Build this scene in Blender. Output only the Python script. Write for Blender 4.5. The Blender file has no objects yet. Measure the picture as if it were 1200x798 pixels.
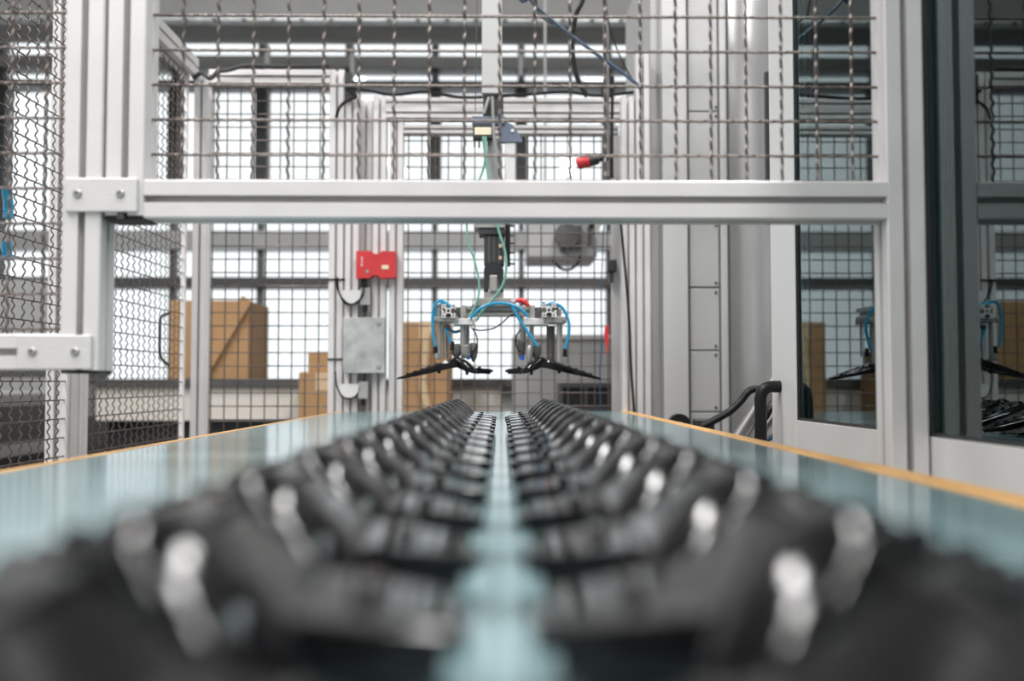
import bpy, bmesh, math, random
from mathutils import Vector, Matrix
random.seed(7)
S = bpy.context.scene
COL = S.collection
# ------------------------------------------------------------------ camera, sky, exposure
TABLE_Z = 0.900
CAM = Vector((0.0, 0.0, TABLE_Z + 0.082))
FPX = 1167.0                       # focal length in pixels of a 1200 x 798 frame
cd = bpy.data.cameras.new('camera'); cam = bpy.data.objects.new('camera', cd); COL.objects.link(cam)
cd.sensor_width = 36.0; cd.lens = 36.0 * FPX / 1200.0
cam.location = CAM
cam.rotation_euler = (math.radians(90) + math.atan(50 / FPX), 0, -math.atan(13 / FPX))
cd.clip_start = 0.01; cd.clip_end = 100
cd.dof.use_dof = True; cd.dof.focus_distance = 1.72; cd.dof.aperture_fstop = 3.3
S.camera = cam
ROT = cam.rotation_euler.to_matrix()

w = bpy.data.worlds.new('overcast_sky'); S.world = w; w.use_nodes = True
bg = w.node_tree.nodes['Background']
bg.inputs[0].default_value = (0.99, 0.995, 1.0, 1); bg.inputs[1].default_value = 1.3
LAMP_W = 106.0                      # each strip lamp under the ceiling
S.view_settings.view_transform = 'Standard'; S.view_settings.look = 'None'
S.view_settings.gamma = 1.0; S.view_settings.exposure = -0.1; S.view_settings.use_curve_mapping = False

def W(px, py, D):
    """world point on the plane Y = D that projects to the pixel (px, py)"""
    d = ROT @ Vector(((px - 600) / FPX, (399 - py) / FPX, -1))
    return CAM + d * (D / d.y)

# ------------------------------------------------------------------ materials
def mat(name, col, rough=0.5, metal=0.0, var=0.06, vscale=8.0, bump=0.0, bscale=200.0, coat=0.0, stretch=None, spec=0.5):
    m = bpy.data.materials.new(name); m.use_nodes = True
    nt = m.node_tree; b = nt.nodes['Principled BSDF']
    b.inputs['Roughness'].default_value = rough; b.inputs['Metallic'].default_value = metal
    b.inputs['Coat Weight'].default_value = coat; b.inputs['Specular IOR Level'].default_value = spec
    tc = nt.nodes.new('ShaderNodeTexCoord'); src = tc.outputs['Object']
    if stretch:
        mp = nt.nodes.new('ShaderNodeMapping'); mp.inputs['Scale'].default_value = stretch
        nt.links.new(src, mp.inputs[0]); src = mp.outputs[0]
    nz = nt.nodes.new('ShaderNodeTexNoise'); nz.inputs['Scale'].default_value = vscale; nz.inputs['Detail'].default_value = 6
    nt.links.new(src, nz.inputs['Vector'])
    r = nt.nodes.new('ShaderNodeValToRGB')
    r.color_ramp.elements[0].position = 0.3; r.color_ramp.elements[1].position = 0.7
    r.color_ramp.elements[0].color = tuple(max(0, c * (1 - var)) for c in col) + (1,)
    r.color_ramp.elements[1].color = tuple(min(1, c * (1 + var)) for c in col) + (1,)
    nt.links.new(nz.outputs['Fac'], r.inputs[0]); nt.links.new(r.outputs[0], b.inputs['Base Color'])
    if bump:
        n2 = nt.nodes.new('ShaderNodeTexNoise'); n2.inputs['Scale'].default_value = bscale
        nt.links.new(src, n2.inputs['Vector'])
        bp = nt.nodes.new('ShaderNodeBump'); bp.inputs['Strength'].default_value = bump; bp.inputs['Distance'].default_value = 0.001
        nt.links.new(n2.outputs['Fac'], bp.inputs['Height']); nt.links.new(bp.outputs[0], b.inputs['Normal'])
    return m

def glass(name, tint, ior):
    m = bpy.data.materials.new(name); m.use_nodes = True; nt = m.node_tree
    nt.nodes.remove(nt.nodes['Principled BSDF']); out = nt.nodes['Material Output']
    t = nt.nodes.new('ShaderNodeBsdfTransparent'); t.inputs[0].default_value = tuple(tint) + (1,)
    g = nt.nodes.new('ShaderNodeBsdfGlossy'); g.inputs['Roughness'].default_value = 0.015
    g.inputs[0].default_value = (0.84, 0.97, 0.98, 1)
    f = nt.nodes.new('ShaderNodeFresnel'); f.inputs[0].default_value = ior
    mx = nt.nodes.new('ShaderNodeMixShader')
    nt.links.new(f.outputs[0], mx.inputs[0]); nt.links.new(t.outputs[0], mx.inputs[1]); nt.links.new(g.outputs[0], mx.inputs[2])
    nt.links.new(mx.outputs[0], out.inputs[0])
    return m

M = dict(
    alu=mat('anodised_aluminium', (0.68, 0.662, 0.66), 0.42, 0.25, 0.04, 14, 0.05, 400),
    alud=mat('raw_aluminium', (0.40, 0.39, 0.375), 0.35, 0.6, 0.08, 20),
    plate=mat('brushed_plate', (0.66, 0.645, 0.643), 0.4, 0.3, 0.05, 60, stretch=(1, 1, 12)),
    galv=mat('galvanised_sheet', (0.42, 0.43, 0.43), 0.45, 0.4, 0.25, 26),
    wire=mat('crimped_steel_wire', (0.15, 0.128, 0.117), 0.38, 0.7, 0.18, 60),
    cap=mat('black_rubber', (0.008, 0.008, 0.009), 0.42, 0, 0.2, 30, spec=0.3),
    blk=mat('glossy_black_plastic', (0.004, 0.004, 0.0045), 0.10, 0, 0.2, 30, 0.03, 300, spec=0.36),
    dark=mat('dark_paint', (0.03, 0.03, 0.033), 0.4, 0, 0.2, 10),
    drk2=mat('charcoal_steel', (0.09, 0.09, 0.092), 0.45, 0.3, 0.2, 10),
    table=mat('teal_laminate', (0.165, 0.245, 0.26), 0.14, 0, 0.05, 5, 0.02, 90, spec=0.4),
    wood=mat('plywood_edge', (0.62, 0.35, 0.13), 0.5, 0, 0.22, 12, stretch=(20, 1, 20)),
    white=mat('white_paint', (0.64, 0.64, 0.635), 0.4, 0, 0.03, 4),
    cabw=mat('cabinet_white', (0.53, 0.53, 0.527), 0.45, 0, 0.03, 4),
    lgrey=mat('light_grey_paint', (0.47, 0.47, 0.467), 0.45, 0, 0.04, 4),
    mgrey=mat('mid_grey_paint', (0.34, 0.34, 0.34), 0.45, 0, 0.05, 4),
    sheet=mat('scuffed_grey_sheet', (0.44, 0.44, 0.44), 0.2, 0.6, 0.12, 3, stretch=(1, 1, 0.35)),
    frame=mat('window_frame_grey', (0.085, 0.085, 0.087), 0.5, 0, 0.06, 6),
    ceil=mat('ceiling_panels', (0.30, 0.30, 0.295), 0.8, 0, 0.05, 2),
    wall=mat('plaster', (0.40, 0.40, 0.395), 0.8, 0, 0.05, 2),
    beige=mat('beige_panel', (0.62, 0.58, 0.53), 0.6, 0, 0.05, 3),
    floor=mat('grey_concrete', (0.30, 0.30, 0.29), 0.4, 0, 0.12, 2),
    card=mat('cardboard', (0.37, 0.215, 0.10), 0.75, 0, 0.10, 5),
    card2=mat('cardboard_tape', (0.58, 0.42, 0.26), 0.5, 0, 0.06, 5),
    red=mat('red_plastic', (0.55, 0.03, 0.035), 0.4, 0, 0.08, 20),
    blue=mat('blue_hose', (0.015, 0.24, 0.42), 0.3, 0, 0.08, 20),
    bluef=mat('blue_fitting', (0.01, 0.10, 0.50), 0.35, 0, 0.08, 20),
    green=mat('green_cable', (0.16, 0.36, 0.29), 0.4, 0, 0.1, 20),
    slate=mat('blue_grey_bracket', (0.12, 0.15, 0.21), 0.4, 0.2, 0.08, 20),
    navy=mat('navy_cable', (0.03, 0.07, 0.13), 0.4, 0, 0.1, 20),
    girder=mat('grey_girder_paint', (0.25, 0.25, 0.245), 0.55, 0, 0.12, 3),
    smoke=mat('smoked_plastic', (0.13, 0.12, 0.115), 0.15, 0, 0.1, 20),
    cream=mat('cream_plastic', (0.72, 0.66, 0.5), 0.4, 0, 0.05, 20),
    glass=glass('teal_door_glass', (0.60, 0.78, 0.77), 2.0),
    pane=glass('clear_window_glass', (0.96, 0.98, 0.99), 1.3),
)

# ------------------------------------------------------------------ mesh helpers
ORIG = {}
class MB:
    def __init__(s): s.v = []; s.f = []
    def add(s, vs, fs):
        n = len(s.v); s.v += [tuple(v) for v in vs]; s.f += [tuple(i + n for i in f) for f in fs]; return s
    def box(s, x0, x1, y0, y1, z0, z1):
        if x0 > x1: x0, x1 = x1, x0
        if y0 > y1: y0, y1 = y1, y0
        if z0 > z1: z0, z1 = z1, z0
        vs = [(x, y, z) for x in (x0, x1) for y in (y0, y1) for z in (z0, z1)]
        return s.add(vs, [(0, 1, 3, 2), (4, 6, 7, 5), (0, 4, 5, 1), (2, 3, 7, 6), (0, 2, 6, 4), (1, 5, 7, 3)])
    def bbox(s, x0, x1, y0, y1, z0, z1, b):
        """box with chamfered edges"""
        bm = bmesh.new(); bmesh.ops.create_cube(bm, size=1)
        for v in bm.verts:
            v.co = Vector(((x0 + x1) / 2 + v.co.x * (x1 - x0), (y0 + y1) / 2 + v.co.y * (y1 - y0), (z0 + z1) / 2 + v.co.z * (z1 - z0)))
        bmesh.ops.bevel(bm, geom=bm.edges[:], offset=b, segments=2, affect='EDGES', profile=0.5)
        bm.verts.index_update()
        s.add([v.co[:] for v in bm.verts], [[v.index for v in f.verts] for f in bm.faces]); bm.free(); return s
    def px(s, x0, x1, y0, y1, D, depth, b=0.0):
        """box whose front face at Y = D spans the given pixels"""
        a = W((x0 + x1) / 2, (y0 + y1) / 2, D); k = D / FPX
        hw = (x1 - x0) / 2 * k; hh = (y1 - y0) / 2 * k
        if b: return s.bbox(a.x - hw, a.x + hw, D, D + depth, a.z - hh, a.z + hh, b)
        return s.box(a.x - hw, a.x + hw, D, D + depth, a.z - hh, a.z + hh)
    def prism(s, poly, fn, a, b):
        """poly: 2D points; fn(u, v, t) -> xyz; extruded from t=a to t=b"""
        n = len(poly)
        vs = [fn(u, v, a) for u, v in poly] + [fn(u, v, b) for u, v in poly]
        fs = [tuple(range(n)), tuple(range(2 * n - 1, n - 1, -1))] + [(i, n + i, n + (i + 1) % n, (i + 1) % n) for i in range(n)]
        return s.add(vs, fs)
    def tube(s, pts, r, n=8, caps=True):
        pts = [Vector(p) for p in pts]; m = len(pts); vs = []; ref = None
        for i, p in enumerate(pts):
            t = (pts[min(i + 1, m - 1)] - pts[max(i - 1, 0)]).normalized()
            if ref is None:
                ref = Vector((0, 0, 1)) if abs(t.z) < 0.9 else Vector((1, 0, 0))
                if abs(t.z) >= 0.9: ref = Vector((1, 0, 0))
            u = (ref - t * ref.dot(t)).normalized(); v = t.cross(u); ref = u
            rr = r[i] if isinstance(r, (list, tuple)) else r
            for k in range(n):
                a = 2 * math.pi * (k + 0.5) / n
                vs.append(p + u * math.cos(a) * rr + v * math.sin(a) * rr)
        fs = [(i * n + k, i * n + (k + 1) % n, (i + 1) * n + (k + 1) % n, (i + 1) * n + k) for i in range(m - 1) for k in range(n)]
        if caps: fs += [tuple(range(n - 1, -1, -1)), tuple(range((m - 1) * n, m * n))]
        return s.add(vs, fs)
    def cyl(s, p0, p1, r, n=16): return s.tube([p0, p1], r, n)
    def loft(s, secs):
        n = len(secs[0]); vs = [p for c in secs for p in c]; m = len(secs)
        fs = [(i * n + k, i * n + (k + 1) % n, (i + 1) * n + (k + 1) % n, (i + 1) * n + k) for i in range(m - 1) for k in range(n)]
        fs += [tuple(range(n - 1, -1, -1)), tuple(range((m - 1) * n, m * n))]
        return s.add(vs, fs)
    def build(s, name, m, parent=None, smooth=False, ang=40):
        o_ = ORIG.get(parent.name, Vector()) if parent else Vector()
        me = bpy.data.meshes.new(name)
        me.from_pydata([(v[0] - o_[0], v[1] - o_[1], v[2] - o_[2]) for v in s.v], [], s.f)
        bm = bmesh.new(); bm.from_mesh(me); bmesh.ops.recalc_face_normals(bm, faces=bm.faces[:]); bm.to_mesh(me); bm.free()
        if smooth:
            me.polygons.foreach_set('use_smooth', [True] * len(me.polygons))
            me.set_sharp_from_angle(angle=math.radians(ang))
        me.materials.append(M[m])
        o = bpy.data.objects.new(name, me); COL.objects.link(o)
        if parent: o.parent = parent; ORIG[o.name] = o_
        return o

def tag(o, label=None, cat=None, group=None, kind=None):
    if label: o['label'] = label
    if cat: o['category'] = cat
    if group: o['group'] = group
    if kind: o['kind'] = kind
    return o
def thing(name, loc, label, cat, group=None, kind=None):
    o = bpy.data.objects.new(name, None); COL.objects.link(o); o.location = loc; o.empty_display_size = 0.05
    ORIG[o.name] = Vector(loc)
    return tag(o, label, cat, group, kind)
def copy_tree(o, parent=None):
    c = o.copy(); COL.objects.link(c)
    if parent: c.parent = parent
    for ch in list(o.children): copy_tree(ch, c)
    return c
def lpart(o, label): o['label'] = label; return o
def spline(pts, k=8):
    """Catmull-Rom through pts"""
    P = [Vector(p) for p in pts]; P = [P[0] * 2 - P[1]] + P + [P[-1] * 2 - P[-2]]; out = []
    for i in range(1, len(P) - 2):
        for j in range(k):
            t = j / k; a, b, c, d = P[i - 1:i + 3]
            out.append(0.5 * ((2 * b) + (c - a) * t + (2 * a - 5 * b + 4 * c - d) * t * t + (3 * b - a - 3 * c + d) * t ** 3))
    out.append(P[-2]); return out
def pxs(pts, D):
    return [W(p[0], p[1], D + (p[2] if len(p) > 2 else 0)) for p in pts]
def hose(name, m, pts, D, rpx, parent, k=8, n=8):
    return MB().tube(spline(pxs(pts, D), k), rpx * D / FPX, n).build(name, m, parent, True)

def slot_section(w, h, nu=1, nv=1, o=0.0082, lip=0.0045, inn=0.019, dep=0.0165):
    """outline of an aluminium T-slot profile, w x h, nu slots on the w sides and nv on the h sides"""
    c = 0.0015
    def side(L, n):
        pts = [(-L / 2 + c, 0)]
        for i in range(n):
            x = -L / 2 + L * (i + 0.5) / n
            pts += [(x - o / 2, 0), (x - o / 2, lip), (x - inn / 2, lip), (x - o / 2, dep), (x + o / 2, dep), (x + inn / 2, lip), (x + o / 2, lip), (x + o / 2, 0)]
        return pts + [(L / 2 - c, 0)]
    out = []
    out += [(x, -h / 2 + d) for x, d in side(w, nu)]
    out += [(w / 2 - d, x) for x, d in side(h, nv)]
    out += [(-x, h / 2 - d) for x, d in side(w, nu)]
    out += [(-w / 2 + d, -x) for x, d in side(h, nv)]
    return out
PW = 0.0437
def vpost(x, y, z0, z1, w=PW, h=PW, nu=1, nv=1):      # x, y = centre
    return MB().prism(slot_section(w, h, nu, nv), lambda u, v, t: (x + u, y + v, t), z0, z1)
def xbar(x0, x1, y, z, w=PW, h=PW, nu=1, nv=1):       # w in z, h in y
    return MB().prism(slot_section(h, w, nv, nu), lambda u, v, t: (t, y + u, z + v), x0, x1)
def ybar(y0, y1, x, z, w=PW, h=PW, nu=1, nv=1):       # w in x, h in z
    return MB().prism(slot_section(w, h, nu, nv), lambda u, v, t: (x + u, t, z + v), y0, y1)

PITCH = 0.0405
def crimp(a, L, amp, inpl, step, ph, hw=3):
    """offsets along a crimped wire: (t, off-plane, in-plane)"""
    n = max(2, int(L / PITCH * step)); out = []
    for i in range(n + 1):
        t = L * i / n; q = math.sin(math.pi * hw * (t / PITCH + 0.5)) * (1 if ph else -1)
        out.append((a + t, amp * q, inpl * q))
    return out

# ------------------------------------------------------------------ the hall
WALL_Y = 7.0
tag(MB().box(-5.0, 4.2, -3.0, 7.0, -0.1, 0).build('floor', 'floor'), 'grey concrete hall floor', kind='structure')
KW = WALL_Y / FPX
def wx(px): return W(px, 300, WALL_Y).x
def wz(py): return W(500, py, WALL_Y).z
ZTOP = 4.6
wb = MB()
wb.box(-5.0, 4.2, WALL_Y, WALL_Y + 0.3, 0, wz(446))                      # parapet under the windows
wb.box(-5.0, 4.2, WALL_Y, WALL_Y + 0.3, wz(-40), ZTOP)                    # wall above the windows
wb.box(wx(765), 4.2, WALL_Y, WALL_Y + 0.3, wz(446), wz(-40))
wall_back = wb.build('wall_back', 'wall'); tag(wall_back, 'grey plaster wall around the long window band', kind='structure')
tag(MB().box(-5.0, wx(765), WALL_Y - 0.18, WALL_Y + 0.02, wz(452), wz(444)).build('trim_1', 'drk2'), 'dark grey window ledge under the long window band', kind='structure')
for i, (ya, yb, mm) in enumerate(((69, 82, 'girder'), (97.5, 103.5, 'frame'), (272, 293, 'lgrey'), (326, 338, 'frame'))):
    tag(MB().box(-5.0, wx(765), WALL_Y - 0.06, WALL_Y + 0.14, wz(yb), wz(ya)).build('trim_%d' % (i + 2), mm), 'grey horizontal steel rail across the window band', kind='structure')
mull = [-416, -313, -211, -108, -5, 98, 201, 304, 407, 509, 611, 714, 765]
ybands = [(-40, 52), (52, 69), (82, 97.5), (103.5, 272), (293, 326), (338, 446)]
wn = 0
for i in range(len(mull) - 1):
    wn += 1
    xa, xb = wx(mull[i]), wx(mull[i + 1])
    win = thing('window_%d' % wn, (xa, WALL_Y + 0.02, wz(446)), 'bright window bay of the long band in the far wall', None, kind='structure')
    # mullion: heavy above the middle rail, slim below
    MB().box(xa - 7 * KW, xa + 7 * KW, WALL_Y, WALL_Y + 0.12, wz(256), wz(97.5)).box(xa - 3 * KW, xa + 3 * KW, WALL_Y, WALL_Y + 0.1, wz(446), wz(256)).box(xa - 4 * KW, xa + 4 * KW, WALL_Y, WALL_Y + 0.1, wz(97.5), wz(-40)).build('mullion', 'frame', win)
    for (a, b) in ybands[1:]:
        MB().box(xa + 2 * KW, xb - 2 * KW, WALL_Y + 0.05, WALL_Y + 0.058, wz(b) - 0.01, wz(a) + 0.01).build('pane', 'pane', win)
def window_wall(name, fn, a0, a1, bays, label):
    """side wall with a high window band; fn maps (along, across, z) to xyz corners of a box"""
    b = MB()
    def bx(u0, u1, t0, t1, z0, z1, mb):
        p, q = fn(u0, t0), fn(u1, t1); mb.box(p[0], q[0], p[1], q[1], z0, z1)
    bx(a0, a1, 0, .3, 0, 1.25, b); bx(a0, a1, 0, .3, 3.9, ZTOP, b)
    n = len(bays)
    edges = [a0] + [e for u in bays for e in u] + [a1]
    for k_ in range(0, len(edges), 2): bx(edges[k_], edges[k_ + 1], 0, .3, 1.25, 3.9, b)
    tag(b.build(name, 'wall'), label, kind='structure')
    global wn
    for u0, u1 in bays:
        wn += 1
        win = thing('window_%d' % wn, (*fn((u0 + u1) / 2, .1)[:2], 1.25), 'tall bright window with grey bars in the %s' % label, None, kind='structure')
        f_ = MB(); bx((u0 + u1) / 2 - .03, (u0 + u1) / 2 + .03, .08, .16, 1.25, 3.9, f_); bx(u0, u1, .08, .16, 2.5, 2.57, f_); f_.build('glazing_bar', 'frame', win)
        p_ = MB(); bx(u0, u1, .116, .122, 1.25, 3.9, p_); p_.build('pane', 'pane', win)
window_wall('wall_rear', lambda u, t: (u, -3.0 - t), -5.0, 4.2, [(-3.9, -2.3), (1.5, 3.1)], 'rear wall of the hall')
window_wall('wall_left', lambda u, t: (-5.0 - t, u), -3.0, 7.3, [(-2.6, -1.0), (-.6, 1.0), (1.4, 3.0), (3.4, 5.0)], 'side wall of the hall')
tag(MB().box(4.2, 4.5, -3.0, 7.3, 0, ZTOP).build('wall_right', 'wall'), 'grey plaster side wall behind the machine', kind='structure')
tag(MB().box(-5.3, 4.5, -3.3, 7.3, ZTOP, ZTOP + .2).build('ceiling', 'ceil'), 'pale flat hall ceiling', kind='structure')
for lx in (-1.7, 1.1):
    for ly in (-2.0, .1, 2.2):
        lt = thing('ceiling_lamp', (lx, ly, ZTOP), 'long white strip lamp under the hall ceiling', 'lamp', 'strip lamps under the ceiling')
        MB().bbox(lx - .16, lx + .16, ly - .8, ly + .8, ZTOP - .08, ZTOP, .01).build('housing', 'white', lt)
        ld = bpy.data.lights.new('lamp_tube', 'AREA'); ld.shape = 'RECTANGLE'; ld.size = .26; ld.size_y = 1.5; ld.energy = LAMP_W; ld.color = (1, .985, .97)
        lname = 'ceiling_lamp_%s_%s_offscreen' % ('left' if lx < 0 else 'right', 'rear' if ly < -1 else 'middle' if ly < 1 else 'front'); ld.name = lname
        lo = bpy.data.objects.new(lname, ld); COL.objects.link(lo); lo.parent = lt; lo.location = (0, 0, -.09)

# girder / duct under the roof
D = 5.6; k = D / FPX
gd = thing('ceiling_girder', (0, D, W(500, 30, D).z), 'grey steel girder with rounded underside and bolted flange under the roof', 'girder')
c = W(500, 20, D + .2)
MB().tube([(-4.6, D + .2, c.z), (4.1, D + .2, c.z)], 0.157, 24).build('girder_tube', 'girder', gd, True)
MB().box(-4.6, 4.1, D, D + .2, W(500, -60, D).z, W(500, 22, D).z).build('girder_web', 'girder', gd)
MB().box(-4.6, 4.1, D - 0.03, D + .05, W(500, 27, D).z, W(500, 21, D).z).build('flange', 'galv', gd)
for px_ in range(-20, 760, 34):
    p = W(px_, 24, D - 0.03); MB().cyl((p.x, p.y - .012, p.z), (p.x, p.y + .005, p.z), 0.014, 6).build('bolt', 'drk2', gd)
for px_ in (304, 407, 611): 
    p = W(px_, 60, D); MB().box(p.x - .012, p.x + .012, D + .18, D + .22, W(0, 75, D).z, W(0, 40, D).z).build('hanger', 'girder', gd)

# ------------------------------------------------------------------ storage behind the cell
D = 4.6
bench = thing('storage_bench', (W(420, 450, D).x, D, 0), 'long beige storage bench with dark top standing behind the wire fence', 'bench')
b0, b1 = W(105, 450, D).x, W(592, 450, D).x
MB().box(b0, b1, D, D + .7, W(400, 452, D).z, W(400, 444, D).z).build('top', 'drk2', bench)
MB().box(b0 + .02, b1 - .02, D + .03, D + .66, W(400, 493, D).z, W(400, 452, D).z).build('front_panel', 'beige', bench)
MB().box(b0 + .05, b1 - .05, D + .10, D + .6, 0, W(400, 492, D).z).build('base', 'dark', bench)
def carton(name, x0, x1, y0, y1, D, dep, label, tape=True, base=None):
    if base is not None: y1 = y1 + (W(0, y1, D).z - base) * FPX / D
    a = W((x0 + x1) / 2, y1, D)
    t = thing(name, (a.x, D + dep / 2, a.z), label, 'box')
    MB().px(x0, x1, y0, y1, D, dep, 0.004).build('carton_body', 'card', t)
    kk = D / FPX
    if tape: 
        MB().box(a.x - .03, a.x + .03, D - .0015, D + dep, W(x0, y0, D).z - 0.0, W(x0, y0, D).z + .0015).box(a.x - .03, a.x + .03, D - .0015, D, W(x0, y0, D).z - .08, W(x0, y0, D).z + .0015).build('tape', 'card2', t)
    return t
t = carton('cardboard_box', 199, 291, 352, 445, 4.66, .4, 'big open cardboard box with raised flap on the beige bench', False, W(400, 444, 4.6).z)
kk = 4.66 / FPX
p0, p1 = W(240, 434, 4.64), W(290, 350, 4.64)
dv = (p1 - p0); nrm = Vector((-dv.z, 0, dv.x)).normalized() * .026
MB().add([(q.x, 4.628 + e, q.z) for e in (0, .026) for q in (p0 - nrm, p1 - nrm, p1 + nrm, p0 + nrm)], [(0, 1, 2, 3), (7, 6, 5, 4), (0, 4, 5, 1), (1, 5, 6, 2), (2, 6, 7, 3), (3, 7, 4, 0)]).build('flap', 'card', t)
# stack on pallets in front of bench
D = 4.3
pal = thing('transport_pallet', (W(440, 490, D).x, D + .3, 0), 'low grey pallet trolley carrying the cardboard stacks behind the fence', 'pallet')
MB().box(W(345, 490, D).x, W(545, 490, D).x, D, D + .28, W(0, 492, D).z - .06, W(0, 490, D).z).build('deck', 'mgrey', pal)
for xx in (355, 535): MB().box(W(xx, 490, D).x - .03, W(xx, 490, D).x + .03, D + .02, D + .26, 0, W(0, 490, D).z - .04).build('leg', 'drk2', pal)
carton('cardboard_box', 350, 405, 436, 490, D + .01, .26, 'lower cardboard box of the short stack behind the aluminium posts', True, W(0, 490, D).z)
carton('cardboard_box', 361, 403, 412, 436, D + .03, .22, 'small cardboard box on top of the short stack behind posts', False)
t = carton('cardboard_box', 471, 527, 377, 490, D + .01, .27, 'tall cardboard box behind the gripper with torn pale edge', True, W(0, 490, D).z)
MB().tube(spline(pxs([(505, 385), (500, 400), (498, 425), (496, 450), (500, 478)], D - .004), 6), .02, 8).build('torn_edge', 'card2', t, True)
# grey container and dark crate
D = 4.2
t = thing('grey_container', (W(657, 490, D).x, D + .3, 0), 'plain grey steel container behind the wire fence and gripper', 'container')
MB().px(601, 716, 396, 560, D, .5, .01).build('container_body', 'mgrey', t)
MB().px(601, 716, 392, 398, D - .01, .52, .004).build('rim', 'lgrey', t)
MB().box(W(601, 560, D).x + .02, W(716, 560, D).x - .02, D + .05, D + .45, 0, W(0, 559, D).z).build('base', 'drk2', t)
D = 3.7
t = thing('dark_crate', (W(688, 490, D).x, D + .15, 0), 'black slatted crate standing in front of the grey container', 'crate')
MB().px(658, 716, 449, 560, D + .03, .3).build('crate_body', 'dark', t)
for yy in (452, 480, 508): MB().px(656, 718, yy - 2, yy + 2, D, .03).build('slat', 'drk2', t)
for xx in (658, 687, 716): MB().px(xx - 2, xx + 2, 449, 560, D + .004, .03).build('upright', 'drk2', t)
MB().px(660, 714, 558, 760, D + .06, .24).build('base', 'dark', t)
# grey extraction unit behind the robot
D = 4.0
t = thing('extraction_unit', (W(655, 300, D).x, D + .15, W(0, 316, D).z), 'grey extraction unit with round fan hung behind the fence', 'machine')
MB().px(617, 700, 236, 303, D, .3, .01).build('housing', 'mgrey', t)
MB().add([W(690, 236, D), W(716, 236, D), W(690, 300, D), W(690, 236, D + .3), W(716, 236, D + .3), W(690, 300, D + .3)], [(0, 1, 2), (5, 4, 3), (0, 3, 4, 1), (1, 4, 5, 2), (2, 5, 3, 0)]).build('hood', 'lgrey', t)
p = W(664, 277, D); MB().tube([(p.x, D - .04, p.z), (p.x, D + .01, p.z)], .05, 24).build('fan_ring', 'drk2', t, True)
MB().px(656, 660, 262, 292, D - .03, .04).build('motor_rib', 'drk2', t); MB().px(676, 681, 264, 290, D - .03, .04).build('motor_rib', 'drk2', t); MB().px(689, 692, 264, 286, D - .02, .03).build('motor_rib', 'drk2', t)
MB().tube(spline(pxs([(647, 303), (655, 313), (665, 316), (675, 311), (680, 300)], D - .01), 6), .006, 8).build('cable', 'cap', t, True)
MB().box(W(640, 0, D).x - .005, W(640, 0, D).x + .005, D + .1, D + .11, W(0, 240, D).z, ZTOP).build('hanger', 'girder', t)
# machines seen through the side fence
def machine(name, x0, x1, y0, y1, zt, label, body, bands):
    t = thing(name, ((x0 + x1) / 2, (y0 + y1) / 2, 0), label, 'machine')
    MB().bbox(x0, x1, y0, y1, 0.0, zt, .01).build('housing', body, t)
    for (za, zb, mm) in bands: MB().box(x0 - .012, x1 + .012, y0 - .012, y1 + .012, za, zb).build('band', mm, t)
    return t
machine('side_machine', -2.6, -1.75, 3.3, 4.2, .95, 'low grey machine with dark panels beyond the side fence', 'mgrey', [(.25, .72, 'dark'), (.78, .90, 'drk2')])
machine('control_cabinet', -3.6, -2.2, 4.9, 5.6, 1.49, 'grey control cabinet beyond the side fence under the windows', 'mgrey', [(1.02, 1.1, 'drk2'), (.2, .8, 'drk2')])

# ------------------------------------------------------------------ table
TL, TR, TY = -0.458, 0.347, 2.90
tb = thing('work_table', ((TL + TR) / 2, 1.3, 0), 'long table with glossy teal top and plywood edges', 'table')
MB().box(TL, TR, -0.6, TY, TABLE_Z - .003, TABLE_Z).build('top', 'table', tb)
MB().box(TL, TR, -0.6, TY, TABLE_Z - .028, TABLE_Z - .003).build('core', 'wood', tb)
MB().bbox(TL - .007, TL, -0.6, TY, TABLE_Z - .03, TABLE_Z + .001, .0008).build('edge_board', 'wood', tb)
MB().bbox(TR, TR + .026, 1.012, TY, TABLE_Z - .03, TABLE_Z + .001, .001).build('edge_board', 'wood', tb)
MB().bbox(TR - .002, TR + .0285, -0.6, 1.011, TABLE_Z - .03, TABLE_Z + .0015, .001).build('edge_board', 'wood', tb)
for xx in (TL + .08, TR - .08):
    for yy in (-.45, 2.75): MB().box(xx - .03, xx + .03, yy - .03, yy + .03, 0, TABLE_Z - .028).build('leg', 'alu', tb)
for yy in (-.45, 2.75): MB().box(TL + .08, TR - .08, yy - .02, yy + .02, .75, .83).build('stretcher', 'alu', tb)

# ------------------------------------------------------------------ front guard
DF = 1.122
k = DF / FPX
yc = DF + PW / 2
fz = lambda py: W(600, py, DF).z
fx = lambda px, py=230: W(px, py, DF).x
ZH = CAM.z + 0.72
g = thing('guard_frame', (fx(1062), yc, 0), 'aluminium profile guard with crimped wire mesh across the table opening', 'guard')
xo, xi, xr = fx(96), fx(145.5), fx(1062)
vpost(xo, yc, fz(434), ZH).build('post', 'alu', g)
vpost(xi, yc, fz(253), ZH).build('post', 'alu', g)
vpost(xr, yc, 0, ZH).build('post', 'alu', g)
zb = fz(233.5)
xbar(xi + PW / 2, xr - PW / 2, yc, zb).build('cross_bar', 'alu', g)
zl = fz(412.5)
xbar(-0.90, xo - PW / 2, yc, zl, .0405, PW).build('lower_bar', 'alu', g)
xbar(-0.90, xr + PW / 2, yc, ZH + PW / 2).build('header_bar', 'alu', g)
vpost(-0.92, yc, 0, ZH).build('post', 'alu', g)
MB().bbox(xo - PW / 2 + .001, xo + PW / 2 - .001, yc - PW / 2 + .001, yc + PW / 2 - .001, fz(434) - .0035, fz(434), .001).build('end_cap', 'cap', g)
MB().bbox(xi - PW / 2 - .001, xi + PW / 2 + .001, yc - PW / 2 + .001, yc + PW / 2, fz(253) - .005, fz(253), .001).build('end_cap', 'cap', g)
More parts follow.
